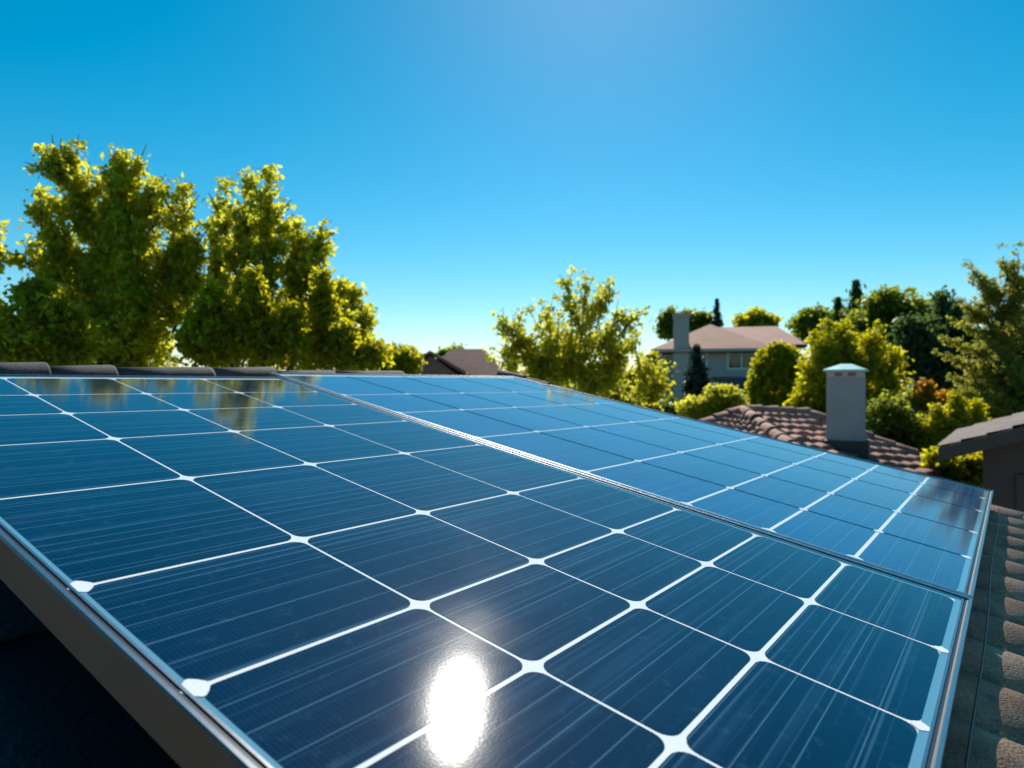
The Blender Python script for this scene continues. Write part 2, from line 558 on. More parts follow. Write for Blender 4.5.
def half_pipe(mb, a, b, r0, r1, up, n=10, th=.012, wob=.0):
    """one curved cap tile from a to b, open below, with thickness"""
    a, b, up = Vector(a), Vector(b), Vector(up)
    d = (b - a).normalized()
    side = d.cross(up).normalized(); up = side.cross(d).normalized()
    vs, fs = [], []
    for p, r in ((a, r0), (a.lerp(b, .03), r0 * 1.015), (a.lerp(b, .5), (r0 + r1) / 2), (b, r1)):
        for i in range(n + 1):
            t = math.pi * i / n
            vs.append(p + side * math.cos(t) * r + up * math.sin(t) * r * (1 + wob * random.uniform(-1, 1)))
        for i in range(n + 1):
            t = math.pi * i / n
            vs.append(p + side * math.cos(t) * (r - th) + up * math.sin(t) * (r - th))
    w = 2 * (n + 1)
    for k in range(3):
        for i in range(n):
            o = k * w + i
            fs.append((o, o + 1, o + 1 + w, o + w))
            o += n + 1
            fs.append((o, o + w, o + 1 + w, o + 1))
    for k in (0, 3):
        for i in range(n):
            o = k * w + i
            fs.append((o, o + n + 1, o + n + 2, o + 1) if k == 0 else (o, o + 1, o + n + 2, o + n + 1))
    return mb.add(vs, fs)


# ------------------------------------------------------------------ the pitched roof plane the panels lie on
SC = 0.45                                  # metres per layout unit
AZ, SL = R(36.5187), R(11.2484)
uax = Vector((math.sin(AZ), math.cos(AZ), 0))
vax = Vector((math.cos(AZ) * math.cos(SL), -math.sin(AZ) * math.cos(SL), -math.sin(SL)))   # down the slope
nax = uax.cross(-vax).normalized()
ORG = Vector((0, 0, CAMZ)) - nax * SC


def W(u, v, w=0.0):
    return ORG + (uax * u + vax * v + nax * w) * SC


ROT = Matrix((uax, -vax, nax)).transposed().to_4x4()

# ------------------------------------------------------------------ GROUND
gm = MB()
gm.add([(-900, -900, 0), (900, -900, 0), (900, 1400, 0), (-900, 1400, 0)], [(0, 1, 2, 3)])
tag(gm.build('ground', M_GROUND), kind='structure')

# ------------------------------------------------------------------ OUR HOUSE
house = empty('house', (W(2, 0).x, W(2, 0).y, 0), 'brown barrel tiled house roof that carries the solar panels, slates coloured dark as shade at its left', 'house')
HO = house.location.copy()
VR = -5.86
UE, VE = 8.02, 9.0
# brown barrel tile slope, rolls running down the slope
per_u = .47
rolls = 14
u1 = UE; u0 = UE - rolls * per_u
tm = tiles(W(u0, VR, -.206), W(u1, VR, -.206), W(u0, VE, -.206), W(u1, VE, -.206), 17, rolls, .046 * SC, .012 * SC, nrm=nax, jit=.002, sub=14, power=.55, vsub=2)
tm.build('roof', M_TILE, house, True, off=HO)
# roof deck under the tiles, back slope, slate roof on the left, lowered for shade
dk = MB()
bdir = (-vax).copy(); bdir.z = 0; bdir.normalize()
ridgeL, ridgeR = W(u0, VR, -.34), W(u1, VR, -.34)
bk = bdir * 3.6 + Vector((0, 0, -.75))
vs = [W(u0, VR, -.36), W(u1, VR, -.36), W(u1, VE, -.36), W(u0, VE, -.36), W(u0, VR, -.44), W(u1, VR, -.44), W(u1, VE, -.44), W(u0, VE, -.44)]
dk.add(vs, [(0, 3, 2, 1), (4, 5, 6, 7), (0, 1, 5, 4), (1, 2, 6, 5), (2, 3, 7, 6), (3, 0, 4, 7)])
dk.build('roof_deck', M_DKWOOD, house, off=HO)
bt_ = tiles(ridgeL, ridgeR, ridgeL + bk, ridgeR + bk, 9, rolls, .04, .015, sub=8)
bt_.build('back_slope', M_TILE, house, True, off=HO)
# flat slates, course by course, shade put into their near-black colour
sl = MB()
for i in range(-3, 12):
    va, vb = -5.8 + i * 1.0 + 2.0, -5.8 + (i + 1) * 1.0 + 2.12
    uu = -13.0 + (i % 2) * .45
    while uu < .9:
        ub = min(uu + .92, 1.25)
        h0, h1 = -.50, -.455 + random.uniform(-.006, .006)
        q = [W(uu + .02, va, h0), W(ub, va, h0), W(ub, vb, h1), W(uu + .02, vb, h1)]
        q2 = [p - nax * .010 for p in q]
        sl.add(q + q2, [(0, 3, 2, 1), (3, 7, 6, 2), (0, 4, 7, 3), (1, 2, 6, 5), (0, 1, 5, 4)])
        uu += .94
sl.build('slate_roof', M_SHADE_SLATE, house, off=HO)
sd = MB()
sd.add([W(-13.1, -6, -.53), W(u0 + .01, -6, -.53), W(u0 + .01, VE, -.53), W(-13.1, VE, -.53), W(-13.1, -6, -.62), W(u0 + .01, -6, -.62), W(u0 + .01, VE, -.62), W(-13.1, VE, -.62)],
       [(0, 3, 2, 1), (4, 5, 6, 7), (0, 1, 5, 4), (1, 2, 6, 5), (2, 3, 7, 6), (3, 0, 4, 7)])
sd.build('slate_deck', M_DKWOOD, house, off=HO)
# walls under the roof
wl = MB()
poly = [W(-12.6, VR + .1), W(7.8, VR + .1), W(7.8, 8.4), W(-12.6, 8.4)]
zt = [p.z - .32 * SC - .24 for p in poly]
vs = [(p.x, p.y, 0) for p in poly] + [(p.x, p.y, z) for p, z in zip(poly, zt)]
wl.add(vs, [(3, 2, 1, 0), (4, 5, 6, 7), (0, 1, 5, 4), (1, 2, 6, 5), (2, 3, 7, 6), (3, 0, 4, 7)])
wl.build('wall', M_HWALL, house, off=HO)
# ridge caps along the top, and a few at the far verge
cu = [.55, 1.05, 1.50, 1.95, 2.42, 3.24, 3.87, 4.60, 5.60]
cr = [.145, .150, .148, .152, .145, .15, .147, .15, .146]
for i in range(len(cu) - 1):
    m_ = MB()
    a, b = W(cu[i + 1] + .05, VR + .13, -.122 + (i % 3) * .008), W(cu[i], VR + .13, -.122 + (i % 3) * .008)
    half_pipe(m_, a, b, cr[i] * SC * .88, cr[i] * SC * .76, (0, 0, 1), n=14, th=.012, wob=.012)
    o = m_.build('ridge_tile', M_CAP, house, True, off=HO)
for i in range(3):
    m_ = MB()
    a, b = W(7.86, -5.95 + i * .42 + .46, -.06 - i * .02), W(7.86, -5.95 + i * .42, -.055 - i * .02)
    half_pipe(m_, a, b, .085 * SC * 1.1, .085 * SC, (0, 0, 1), n=10, th=.01, wob=.02)
    m_.build('verge_tile', M_CAP, house, True, off=HO)

# ------------------------------------------------------------------ SOLAR PANELS
def rounded(x0, x1, y0, y1, r, rx=1.0, n=5):
    pts = []
    for cx, cy, a0 in ((x1 - r, y1 - r, 0), (x0 + r, y1 - r, 90), (x0 + r, y0 + r, 180), (x1 - r, y0 + r, 270)):
        for i in range(n + 1):
            a = R(a0 + 90 * i / n)
            pts.append((cx + math.cos(a) * r, cy + math.sin(a) * r))
    return pts


def solar_panel(label, U0, U1, V0, V1, us, vs_, gu, gv, edge_right, divider=False, group='solar panels side by side on the tiled roof'):
    """U0..U1, V0..V1: outer frame. us, vs_: the cell grid lines"""
    root = empty('solar_panel', W(U0, V1, -.13), label, 'solar panel', group)
    root.matrix_world = Matrix.Translation(W(U0, V1, -.13)) @ ROT
    def L(u, v, w=0.0): return ((u - U0) * SC, -(v - V1) * SC, (w + .13) * SC)
    # frame: profile swept round the rectangle with mitred corners
    prof = [(.0, -.13, 1), (.0, -.004, 0), (.003, .006, 0), (.014, .006, 0), (.017, .001, 2), (.022, -.003, 2), (.032, -.003, 2), (.034, .001, 0), (.042, .001, 0), (.044, -.006, 1)]
    fm = MB()
    corners = [(U0, V0, 1, 1), (U1, V0, -1, 1), (U1, V1, -1, -1), (U0, V1, 1, -1)]
    ring = [[L(cu_ + sx * p[0], cv_ + sy * p[0], p[1]) for p in prof] for cu_, cv_, sx, sy in corners]
    for k in range(4):
        A, B = ring[k], ring[(k + 1) % 4]
        for i in range(len(prof) - 1):
            fm.add([A[i], B[i], B[i + 1], A[i + 1]], [(0, 1, 2, 3)], prof[i][2])
        # inner return of the frame under the glass
        fm.add([L(*[corners[k][0], corners[k][1]], -.13), L(*[corners[(k + 1) % 4][0], corners[(k + 1) % 4][1]], -.13),
                L(corners[(k + 1) % 4][0] + corners[(k + 1) % 4][2] * .09, corners[(k + 1) % 4][1] + corners[(k + 1) % 4][3] * .09, -.13),
                L(corners[k][0] + corners[k][2] * .09, corners[k][1] + corners[k][3] * .09, -.13)], [(0, 3, 2, 1)], 1)
    # screw heads
    fm.build('frame', [M_ALU, M_BRONZE, M_RUBBER], root)
    e = .030
    bs = MB()
    bs.box(L(U0 + e, V1 - e, -.020), L(U1 - e, V0 + e, -.0045))
    bs.build('backsheet', M_SHEET, root)
    # border strips outside the cells
    bd = MB()
    c0, c1, r0, r1 = us[0], us[-1], vs_[0], vs_[-1]
    z = -.0036
    def strip(a, b, c, d): bd.add([L(a, d, z), L(b, d, z), L(b, c, z), L(a, c, z)], [(0, 1, 2, 3)])
    strip(U0 + e, c0 + .003, V0 + e, V1 - e)
    strip(c1 - .001, U1 - e, V0 + e, V1 - e)
    strip(c0 + .0035, c1 - .0015, r1 - .001, V1 - e)
    bd.build('border_strip', M_BORDER, root)
    # cells, every one a part
    for i in range(len(us) - 1):
        for j in range(len(vs_) - 1):
            x0, x1 = us[i] + gu / 2, us[i + 1] - gu / 2
            y0, y1 = vs_[j] + gv / 2, vs_[j + 1] - gv / 2
            if i == 0: x0 = us[i] + .002
            if i == len(us) - 2: x1 = us[i + 1] - .002
            if j == len(vs_) - 2: y1 = vs_[j + 1] - .002
            pts = rounded(x0, x1, y0, y1, .048 if not divider else .032)
            mb = MB()
            n = len(pts)
            vv = [L(p[0], p[1], -.0030) for p in pts] + [L(p[0], p[1], -.0042) for p in pts]
            mb.add(vv, [tuple(range(n))[::-1]] + [(k2, (k2 + 1) % n, n + (k2 + 1) % n, n + k2) for k2 in range(n)])
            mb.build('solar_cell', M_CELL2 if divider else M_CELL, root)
    # white pads on the two side edges
    def lozenge(u, v, a, b):
        n = 14
        vv = []
        for k2 in range(n):
            t = 2 * math.pi * k2 / n
            c_, s_ = math.cos(t), math.sin(t)
            vv.append(L(u + a * math.copysign(abs(c_) ** 1.5, c_), v + b * math.copysign(abs(s_) ** 1.6, s_), -.0022))
        pm = MB(); pm.add(vv, [tuple(range(n))[::-1]]); pm.build('contact_pad', M_SHEET, root)
    for v in vs_[1:-1]:
        lozenge(c0 + .005, v, .036, .044)
    for u in us[1:-1]:
        lozenge(u, edge_right - .006, .028, .030)
    if divider:
        for u in us[1:-1]:
            for v in vs_[1:-1]: lozenge(u, v, .036, .030)
    if divider:
        dv = MB()
        for u in us[1:-1]:
            dv.add([L(u - gu * 1.0, r1, -.0026), L(u + gu * 1.0, r1, -.0026), L(u + gu * 1.0, r0, -.0026), L(u - gu * 1.0, r0, -.0026)], [(0, 1, 2, 3)])
        dv.build('cell_divider', M_DIVIDER, root)
    return root


VB = -5.33
rowsA = [-5.25, -4.704, -4.196, -3.604, -2.867, -2.024, -1.379, -.924, -.487, -.021]
usA = [.8336, 1.5895, 2.2583, 2.9547, 3.684]
solar_panel('nearest dark blue solar panel with white grid lines and a brown frame side',
            .776, 3.752, VB, .045, usA, rowsA, .014, .0175, -.014)
rowsB = [-5.46, -4.56, -3.86, -3.03, -2.10, -1.395, -.91, -.472, -.02]
usB = [3.84, 4.62, 5.42, 6.35, 7.08, 7.60]
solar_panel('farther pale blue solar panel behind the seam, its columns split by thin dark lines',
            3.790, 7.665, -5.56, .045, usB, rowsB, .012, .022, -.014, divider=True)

# mounting rails below, brackets, and a cable on the tiles at the right
for k, v in enumerate((-4.6, -1.1)):
    r_ = MB()
    ro = W(.7, v, -.15)
    M4 = Matrix.Translation(W(.85, v, -.150)) @ ROT
    r_.box((0, -.02, 0), ((7.55 - .85) * SC, .02, .0185 * SC), M=M4)
    o = r_.build('mounting_rail', M_ALU, off=W(.85, v, -.15))
    o.location = W(.85, v, -.15)
    tag(o, ('upper' if k == 0 else 'lower') + ' aluminium rail under the two solar panels', 'rail')
cb = MB()
cpts = [W(u, .115 + .006 * math.sin(u * 2.1), -.130) for u in np.linspace(1.2, 7.6, 40)]
cb.tube(cpts, .0022, 6)
o = cb.build('cable', M_RUBBER, smooth=True, off=cpts[0]); o.location = cpts[0]
tag(o, 'thin dark cable running along the right edge of the panels over the brown tiles', 'cable')

# ------------------------------------------------------------------ NEIGHBOUR'S HIP ROOF WITH THE CHIMNEY
A_, B_ = P(742, 412, 12.0), P(806, 415, 12.6)
C_, E_, F_ = P(838, 486, 8.2), P(985, 486, 11.2), P(640, 452, 10.5)
G_ = P(850, 440, 18.0); G_.z = 3.1
nh = empty('tiled_house', (A_.x + 1.2, A_.y, 0), 'low neighbouring house with a red brown tiled hip roof and a grey chimney', 'house')
NO = nh.location.copy()
tr = tiles(A_, B_, C_, E_, 10, 9, .045, .06, jit=.022, sub=8, power=.8)
tiles(A_ + Vector((0, 0, .0)), A_ + Vector((.02, 0, 0)), F_, C_, 10, 9, .045, .06, jit=.022, sub=6, power=.8, mb=tr)
tr.add([B_, E_, G_, A_, F_], [(0, 1, 2), (0, 2, 3), (3, 2, 4)])
tr.build('roof', M_NTILE, nh, True, off=NO)
for a, b in ((A_, C_), (A_, B_), (B_, E_), (A_, F_)):
    n = max(3, int((b - a).length / .36))
    m_ = MB()
    for i in range(n):
        p, q = a.lerp(b, i / n), a.lerp(b, (i + 1.12) / n)
        dz = Vector((0, 0, .035 + random.uniform(-.012, .012)))
        half_pipe(m_, q + dz, p + dz * .8, .12, .095, (0, 0, 1), n=8, th=.02, wob=.03)
    m_.build('hip_tiles', M_NTILE, nh, True, off=NO)
wl = MB()
ctr = (A_ + B_ + C_ + E_ + F_ + G_) / 6
pp = [p.lerp(ctr, .10) for p in (F_, C_, E_, G_)]
vs = [(p.x, p.y, 0) for p in pp] + [(p.x, p.y, min(p.z, 3.0) - .12) for p in pp]
wl.add(vs, [(0, 1, 5, 4), (1, 2, 6, 5), (2, 3, 7, 6), (3, 0, 4, 7), (4, 5, 6, 7)])
wl.build('wall', M_HWALL, nh, off=NO)
# chimney
cD = 10.3
cc = P(854.5, 450, cD); hw = 17.0 * cD / FPX
Mch = Matrix.Translation((cc.x, cc.y + hw, 0)) @ Matrix.Rotation(R(-30), 4, 'Z')
zt = P(0, 377, cD).z
ch = MB()
ch.box((-hw, -hw, 2.6), (hw, hw, zt), M=Mch)
cho = ch.build('chimney', M_STUCCO, nh, off=NO)
bb = MB()
bb.box((-hw * .985, -hw * .985, zt), (hw * .985, hw * .985, zt + .085), M=Mch)
bb.build('vent_band', M_CREAM, cho)
for sx in (-.55, .15):
    fl = MB()
    fl.box((sx * hw, -hw * 1.0, zt + .012), ((sx + .42) * hw, -hw * .96, zt + .07), M=Mch)
    fl.build('flue_brick', M_BRICKRED, cho)
for o_ in cho.children:                                # same offset as the chimney's own mesh
    o_.location = (-NO.x, -NO.y, -NO.z)
cp = MB()
hh, z0_ = hw * 1.17, zt + .085
apex = .12
q = [(-hh, -hh, z0_), (hh, -hh, z0_), (hh, hh, z0_), (-hh, hh, z0_), (-hh, -hh, z0_ + .03), (hh, -hh, z0_ + .03), (hh, hh, z0_ + .03), (-hh, hh, z0_ + .03),
     (-hw * .3, -hw * .3, z0_ + apex), (hw * .3, -hw * .3, z0_ + apex), (hw * .3, hw * .3, z0_ + apex), (-hw * .3, hw * .3, z0_ + apex)]
cp.add([Mch @ Vector(p) for p in q], [(3, 2, 1, 0), (0, 1, 5, 4), (1, 2, 6, 5), (2, 3, 7, 6), (3, 0, 4, 7), (4, 5, 9, 8), (5, 6, 10, 9), (6, 7, 11, 10), (7, 4, 8, 11), (8, 9, 10, 11)])
cpo = cp.build('chimney_cap', M_TEAL, cho)
cpo.location = (-NO.x, -NO.y, -NO.z)
fs_ = MB()
fs_.box((-hw * 1.12, -hw * 1.3, 3.35), (hw * 1.25, hw * 1.1, P(0, 441, cD).z), M=Mch)
fs_.build('flashing', M_DKWOOD, nh, off=NO)

# ------------------------------------------------------------------ GARAGE AT THE RIGHT EDGE
ga, gw = Vector((.595, .804, 0)), Vector((.804, -.595, 0))
FL = Vector((5.03, 8.0, 3.857))
gar = empty('garage', (FL.x + 1.5, FL.y, 0), 'dark brown garage with a shallow gabled roof at the right edge of the view', 'garage')
GO = gar.location.copy()
AP = FL + gw * 2.4 + Vector((0, 0, .36 * 2.4))
FR = FL + gw * 4.8
dep = ga * 3.6
g_ = tiles(AP, AP + dep, FL, FL + dep, 10, 18, .012, .02, sub=4, jit=.004)
tiles(AP, AP + dep, FR, FR + dep, 10, 18, .012, .02, sub=4, jit=.004, mb=g_)
g_.build('roof', M_GTILE, gar, off=GO)
fb = MB()
for a, b in ((FL, AP), (AP, FR)):
    d = Vector((0, 0, -.17))
    o1 = -ga * .03; up_ = Vector((0, 0, -.012))
    q = [a + o1 + up_, b + o1 + up_, b + o1 + d, a + o1 + d]
    q2 = [p + ga * .07 for p in q]
    fb.add(q + q2, [(0, 3, 2, 1), (4, 5, 6, 7), (0, 1, 5, 4), (3, 7, 6, 2), (0, 4, 7, 3), (1, 2, 6, 5)])
    # soffit
    fb.add([a + d * .5, b + d * .5, b + dep + d * .5, a + dep + d * .5], [(0, 1, 2, 3)])
q = [FL + Vector((0, 0, -.012)), FL + dep + Vector((0, 0, -.012)), FL + dep + Vector((0, 0, -.17)), FL + Vector((0, 0, -.17))]
q2 = [p + gw * .05 for p in q]
fb.add(q + q2, [(0, 3, 2, 1), (4, 5, 6, 7), (3, 7, 6, 2)])
fb.build('fascia', M_DKWOOD, gar, off=GO)
gwm = MB()
w0, w1 = FL + gw * .42 + ga * .35, FR - gw * .42 + ga * .35
apx = AP + ga * .35 + Vector((0, 0, -.16))
h = FL.z - .16 + .12
pts = [(w0.x, w0.y, 0), (w1.x, w1.y, 0), (w1.x, w1.y, h), tuple(apx), (w0.x, w0.y, h)]
bk_ = ga * 3.0
gwm.add(pts + [(x + bk_.x, y + bk_.y, z) for x, y, z in pts], [(0, 1, 2, 3, 4), (9, 8, 7, 6, 5), (0, 4, 9, 5), (1, 6, 7, 2)])
gwm.build('wall', M_GWALL, gar, off=GO)
gd = MB()
d0 = w0 + gw * .42 - ga * .03
for i in range(8):
    a = d0 + Vector((0, 0, 0)); z0_, z1_ = .1 + i * .42, .1 + i * .42 + .405
    p = [(a.x, a.y, z0_), (a.x + gw.x * 2.6, a.y + gw.y * 2.6, z0_), (a.x + gw.x * 2.6, a.y + gw.y * 2.6, z1_), (a.x, a.y, z1_)]
    p2 = [(x + ga.x * .03, y + ga.y * .03, z) for x, y, z in p]
    gd.v and None
    gd.add([(x, y, z - d0.z) if False else (x, y, z) for x, y, z in p + p2], [(0, 1, 2, 3), (0, 4, 5, 1), (1, 5, 6, 2), (2, 6, 7, 3), (3, 7, 4, 0)])
gdo = gd.build('garage_door', M_GDOOR, gar, off=GO)
df = MB()
for (a, b, z0_, z1_) in ((-.10, 0.0, 0, 3.56), (2.6, 2.7, 0, 3.56), (0.0, 2.6, 3.46, 3.56)):
    p = w0 + gw * (.42 + a) - ga * .05; q = w0 + gw * (.42 + b) - ga * .05
    p2, q2 = p + ga * .05, q + ga * .05
    df.add([(p.x, p.y, z0_), (q.x, q.y, z0_), (q.x, q.y, z1_), (p.x, p.y, z1_), (p2.x, p2.y, z0_), (q2.x, q2.y, z0_), (q2.x, q2.y, z1_), (p2.x, p2.y, z1_)],
           [(0, 1, 2, 3), (0, 4, 5, 1), (1, 5, 6, 2), (2, 6, 7, 3), (3, 7, 4, 0)])
df.build('door_frame', M_DKWOOD, gar, off=GO)

# ------------------------------------------------------------------ TWO-STOREY HOUSE
HD = 38.0
k = HD / FPX
def HX(x): return (x - 512) * k
def HZ(y): return CAMZ - (y - 384) * k
fh = empty('two_storey_house', (HX(710), HD, 0), 'two storey blue grey house with terracotta hip roofs and a tall side chimney', 'house')
FO = fh.location.copy()
w_ = MB()
w_.box((HX(658), HD + 1.2, 0), (HX(692), HD + 9, HZ(351)))
w_.box((HX(689), HD, 0), (HX(765), HD + 9, HZ(351)))
w_.box((HX(760), HD + 3, 0), (HX(800), HD + 12, HZ(343)))
w_.build('wall', M_SIDING, fh, off=FO)
def hip(mb, x0, x1, y0, y1, zE, zR, rx0, rx1, ry, th=.18):
    vs = [(x0, y0, zE), (x1, y0, zE), (x1, y1, zE), (x0, y1, zE), (rx0, ry, zR), (rx1, ry, zR), (x0, y0, zE - th), (x1, y0, zE - th), (x1, y1, zE - th), (x0, y1, zE - th)]
    mb.add(vs, [(0, 1, 5, 4), (1, 2, 5), (2, 3, 4, 5), (3, 0, 4)], 0)
    mb.add(vs, [(0, 6, 7, 1), (1, 7, 8, 2), (2, 8, 9, 3), (3, 9, 6, 0), (6, 9, 8, 7)], 1)
rf = MB()
hip(rf, HX(652), HX(772), HD - .7, HD + 8, HZ(349.5), HZ(318.5), HX(713), HX(715), HD + 4)
rfo = rf.build('roof', [M_FROOF, M_DKWOOD], fh, off=FO)
rf = MB()
hip(rf, HX(716), HX(812), HD + 3.4, HD + 13, HZ(342), HZ(314.5), HX(728), HX(796), HD + 9)
rf.build('roof', [M_FROOF2, M_DKWOOD], fh, off=FO)
rf = MB()
hip(rf, HX(706), HX(768), HD - 2.0, HD + .3, HZ(386), HZ(377), HX(712), HX(762), HD - .1, th=.12)
rf.build('porch_roof', [M_FROOF2, M_DKWOOD], fh, off=FO)
cm = MB()
cm.box((HX(674.5), HD - .6, 0), (HX(689.5), HD + .6, HZ(317)))
cm.box((HX(673.5), HD - .68, HZ(317)), (HX(690.5), HD + .68, HZ(314)))
cm.build('chimney', M_LILAC, fh, off=FO)
def window(x0, x1, y0, y1, D0, mull=1):
    fr = MB(); t = .10
    X0, X1, Z0, Z1 = HX(x0), HX(x1), HZ(y1), HZ(y0)
    Y = D0 - .06
    fr.box((X0 - t, Y, Z0 - t), (X0, Y + .16, Z1 + t)); fr.box((X1, Y, Z0 - t), (X1 + t, Y + .16, Z1 + t))
    fr.box((X0, Y, Z1), (X1, Y + .16, Z1 + t)); fr.box((X0, Y, Z0 - t), (X1, Y + .16, Z0))
    for m in range(mull):
        xm = X0 + (X1 - X0) * (m + 1) / (mull + 1)
        fr.box((xm - t * .4, Y + .02, Z0), (xm + t * .4, Y + .1, Z1))
    w = fr.build('window', M_WHITE, fh, off=FO)
    g = MB(); g.box((X0, Y + .05, Z0), (X1, Y + .09, Z1))
    g.build('pane', M_DGLASS, w, off=FO)
window(728, 752, 352, 368, HD)
window(666, 674, 355, 368, HD + 1.2, 0)
window(698, 706, 352, 368, HD, 0)
window(718, 738, 392, 412, HD, 1)
tr_ = MB()
for x in (747.5, 709):
    tr_.box((HX(x) - .1, HD - 1.8, 0), (HX(x) + .1, HD - 1.6, HZ(386) - .12))
tr_.build('porch_post', M_WHITE, fh, off=FO)
gt = MB()
for (x0, x1, d, y) in ((653, 771, HD - .76, 350), ):
    gt.box((HX(x0), d - .08, HZ(y) - .12), (HX(x1), d, HZ(y) + .04))
gt.build('gutter', M_LILAC, fh, off=FO)

fh.rotation_euler = (0, 0, R(-13))

# distant low house, only its roof above the panel
DD = 60.0
k2 = DD / FPX
def X2(x): return (x - 512) * k2
def Z2(y): return CAMZ - (y - 384) * k2
dh = empty('distant_house', (X2(455), DD + 5, 0), 'distant house with a wide plum brown roof between the maple and the loose middle tree', 'house')
DO = dh.location.copy()
m_ = MB()
hip(m_, X2(408), X2(512), DD, DD + 12, Z2(381), Z2(346), X2(448), X2(482), DD + 5, th=.3)
m_.build('roof', [M_FROOF2, M_DKWOOD], dh, off=DO)
m_ = MB()
ax_, az_ = X2(434), Z2(353.5)
L0, R0 = (X2(405), DD - 3, Z2(374)), (X2(468), DD - 3, Z2(374))
m_.add([L0, (ax_, DD - 3, az_), R0, (L0[0], DD + 4, L0[2]), (ax_, DD + 4, az_), (R0[0], DD + 4, R0[2])], [(0, 1, 4, 3), (1, 2, 5, 4)], 0)
m_.add([(L0[0] + .6, DD - 2.6, L0[2] - .2), (ax_, DD - 2.6, az_ - .25), (R0[0] - .6, DD - 2.6, R0[2] - .2)], [(0, 2, 1)], 0)
m_.tube([L0, (ax_, DD - 3, az_), R0], .14, 6, 0)
m_.build('gable_roof', [M_FROOF2], dh, off=DO)
m_ = MB(); m_.box((X2(413), DD + .6, 0), (X2(507), DD + 11, Z2(381) - .3)); m_.box((X2(411), DD - 2.5, 0), (X2(462), DD + .6, Z2(381) - .1))
m_.build('wall', M_HWALL, dh, off=DO)

# ------------------------------------------------------------------ TREES
# two big maples left
tree('maple_tree', 'leftmost big maple with upright leafy plumes against the blue sky', 'tree', 7.8, [
    ('p', 78, 235, 43, 122, 22, 12, .3), ('p', 62, 180, 38, 140, 12, 8, .1), ('p', 108, 250, 113, 140, 30, 15, .2), ('p', 128, 240, 148, 180, 20, 9, .2),
    ('p', 75, 275, 14, 190, 20, 9, .2), ('p', 60, 300, -12, 228, 22, 12, .5), ('p', 130, 330, 140, 215, 26, 16, 0), ('p', 95, 340, 90, 225, 42, 30, .3),
    ('p', 150, 320, 163, 228, 20, 10, .3), ('p', 40, 340, 20, 300, 34, 22, .6), ('p', 110, 365, 115, 290, 46, 34, .4), ('p', -30, 340, -30, 250, 30, 20, 0), ('p', 40, 320, 52, 215, 16, 8, 0.1),
], L_MAPLE, leaf=.080, nleaf=40000, clump=.09, shoots=4, trunk=100, per=20, group='big maples behind the ridge', trunk_r=.13)
tree('maple_tree', 'wide maple right of the leftmost one, its many pointed plumes stepping down to the right', 'tree', 8.0, [
    ('p', 186, 300, 183, 178, 18, 11, 0), ('p', 213, 300, 214, 172, 15, 10, .3), ('p', 247, 300, 249, 168, 16, 10, 0), ('p', 270, 300, 277, 172, 18, 10, -.2), ('p', 292, 300, 292, 215, 18, 9, .2),
    ('p', 300, 310, 324, 216, 15, 7, .1), ('p', 318, 345, 364, 279, 13, 6, .2), ('p', 335, 358, 382, 305, 13, 6, -.2), ('p', 345, 362, 372, 335, 14, 8, .1),
    ('p', 230, 350, 235, 280, 38, 30, .6), ('p', 290, 355, 290, 290, 38, 28, .5), ('p', 190, 350, 192, 300, 20, 16, .4), ('p', 320, 358, 312, 310, 26, 18, .3), ('p', 350, 366, 340, 335, 20, 12, .3),
], L_MAPLE, leaf=.080, nleaf=36000, clump=.09, shoots=5, trunk=260, per=20, group='big maples behind the ridge', trunk_r=.12)
# nearer bushes in front of them, sunlit brightness put into the lime leaf colour
def bush(label, D, shapes, mat, n, trunk, **kw):
    kw.setdefault('trunk_r', .035)
    return tree('bush', label, 'bush', D, shapes, mat, nleaf=n, trunk=trunk, **kw)
bush('bright rounded bush in front of the leftmost maple, just above the ridge tiles', 6.4, [('p', 44, 352, 40, 285, 36, 20, 0), ('p', 66, 350, 62, 305, 20, 12, 0), ('p', 20, 352, 10, 325, 22, 16, 0)],
     L_LIME, 13000, 45, leaf=.07, clump=.085, per=26)
bush('bright pointed bush just right of the gap between the two maples', 6.6, [('p', 216, 352, 214, 288, 25, 9, 0), ('p', 196, 352, 194, 318, 14, 8, 0)],
     L_LIME, 7000, 215, leaf=.068, clump=.08, per=26)
bush('tall bright bush at the middle of the stepped maple, above the ridge tiles', 6.7, [('p', 262, 352, 252, 270, 22, 9, 0), ('p', 285, 352, 290, 300, 16, 8, 0), ('p', 318, 352, 314, 268, 20, 8, .3)],
     L_LIME, 10000, 270, leaf=.068, clump=.08, per=26)
bush('low bright bush at the right foot of the stepped maple', 6.9, [('p', 340, 356, 345, 325, 18, 10, 0), ('p', 372, 362, 368, 345, 12, 8, 0)],
     L_LIME, 4500, 345, leaf=.068, clump=.08, per=26)
bush('small round yellow bush beside the distant plum roof', 24.0, [('e', 402, 362, 19, 15), ('e', 386, 366, 10, 10)], L_LIME, 6000, 400, leaf=.16, clump=.14, per=20)

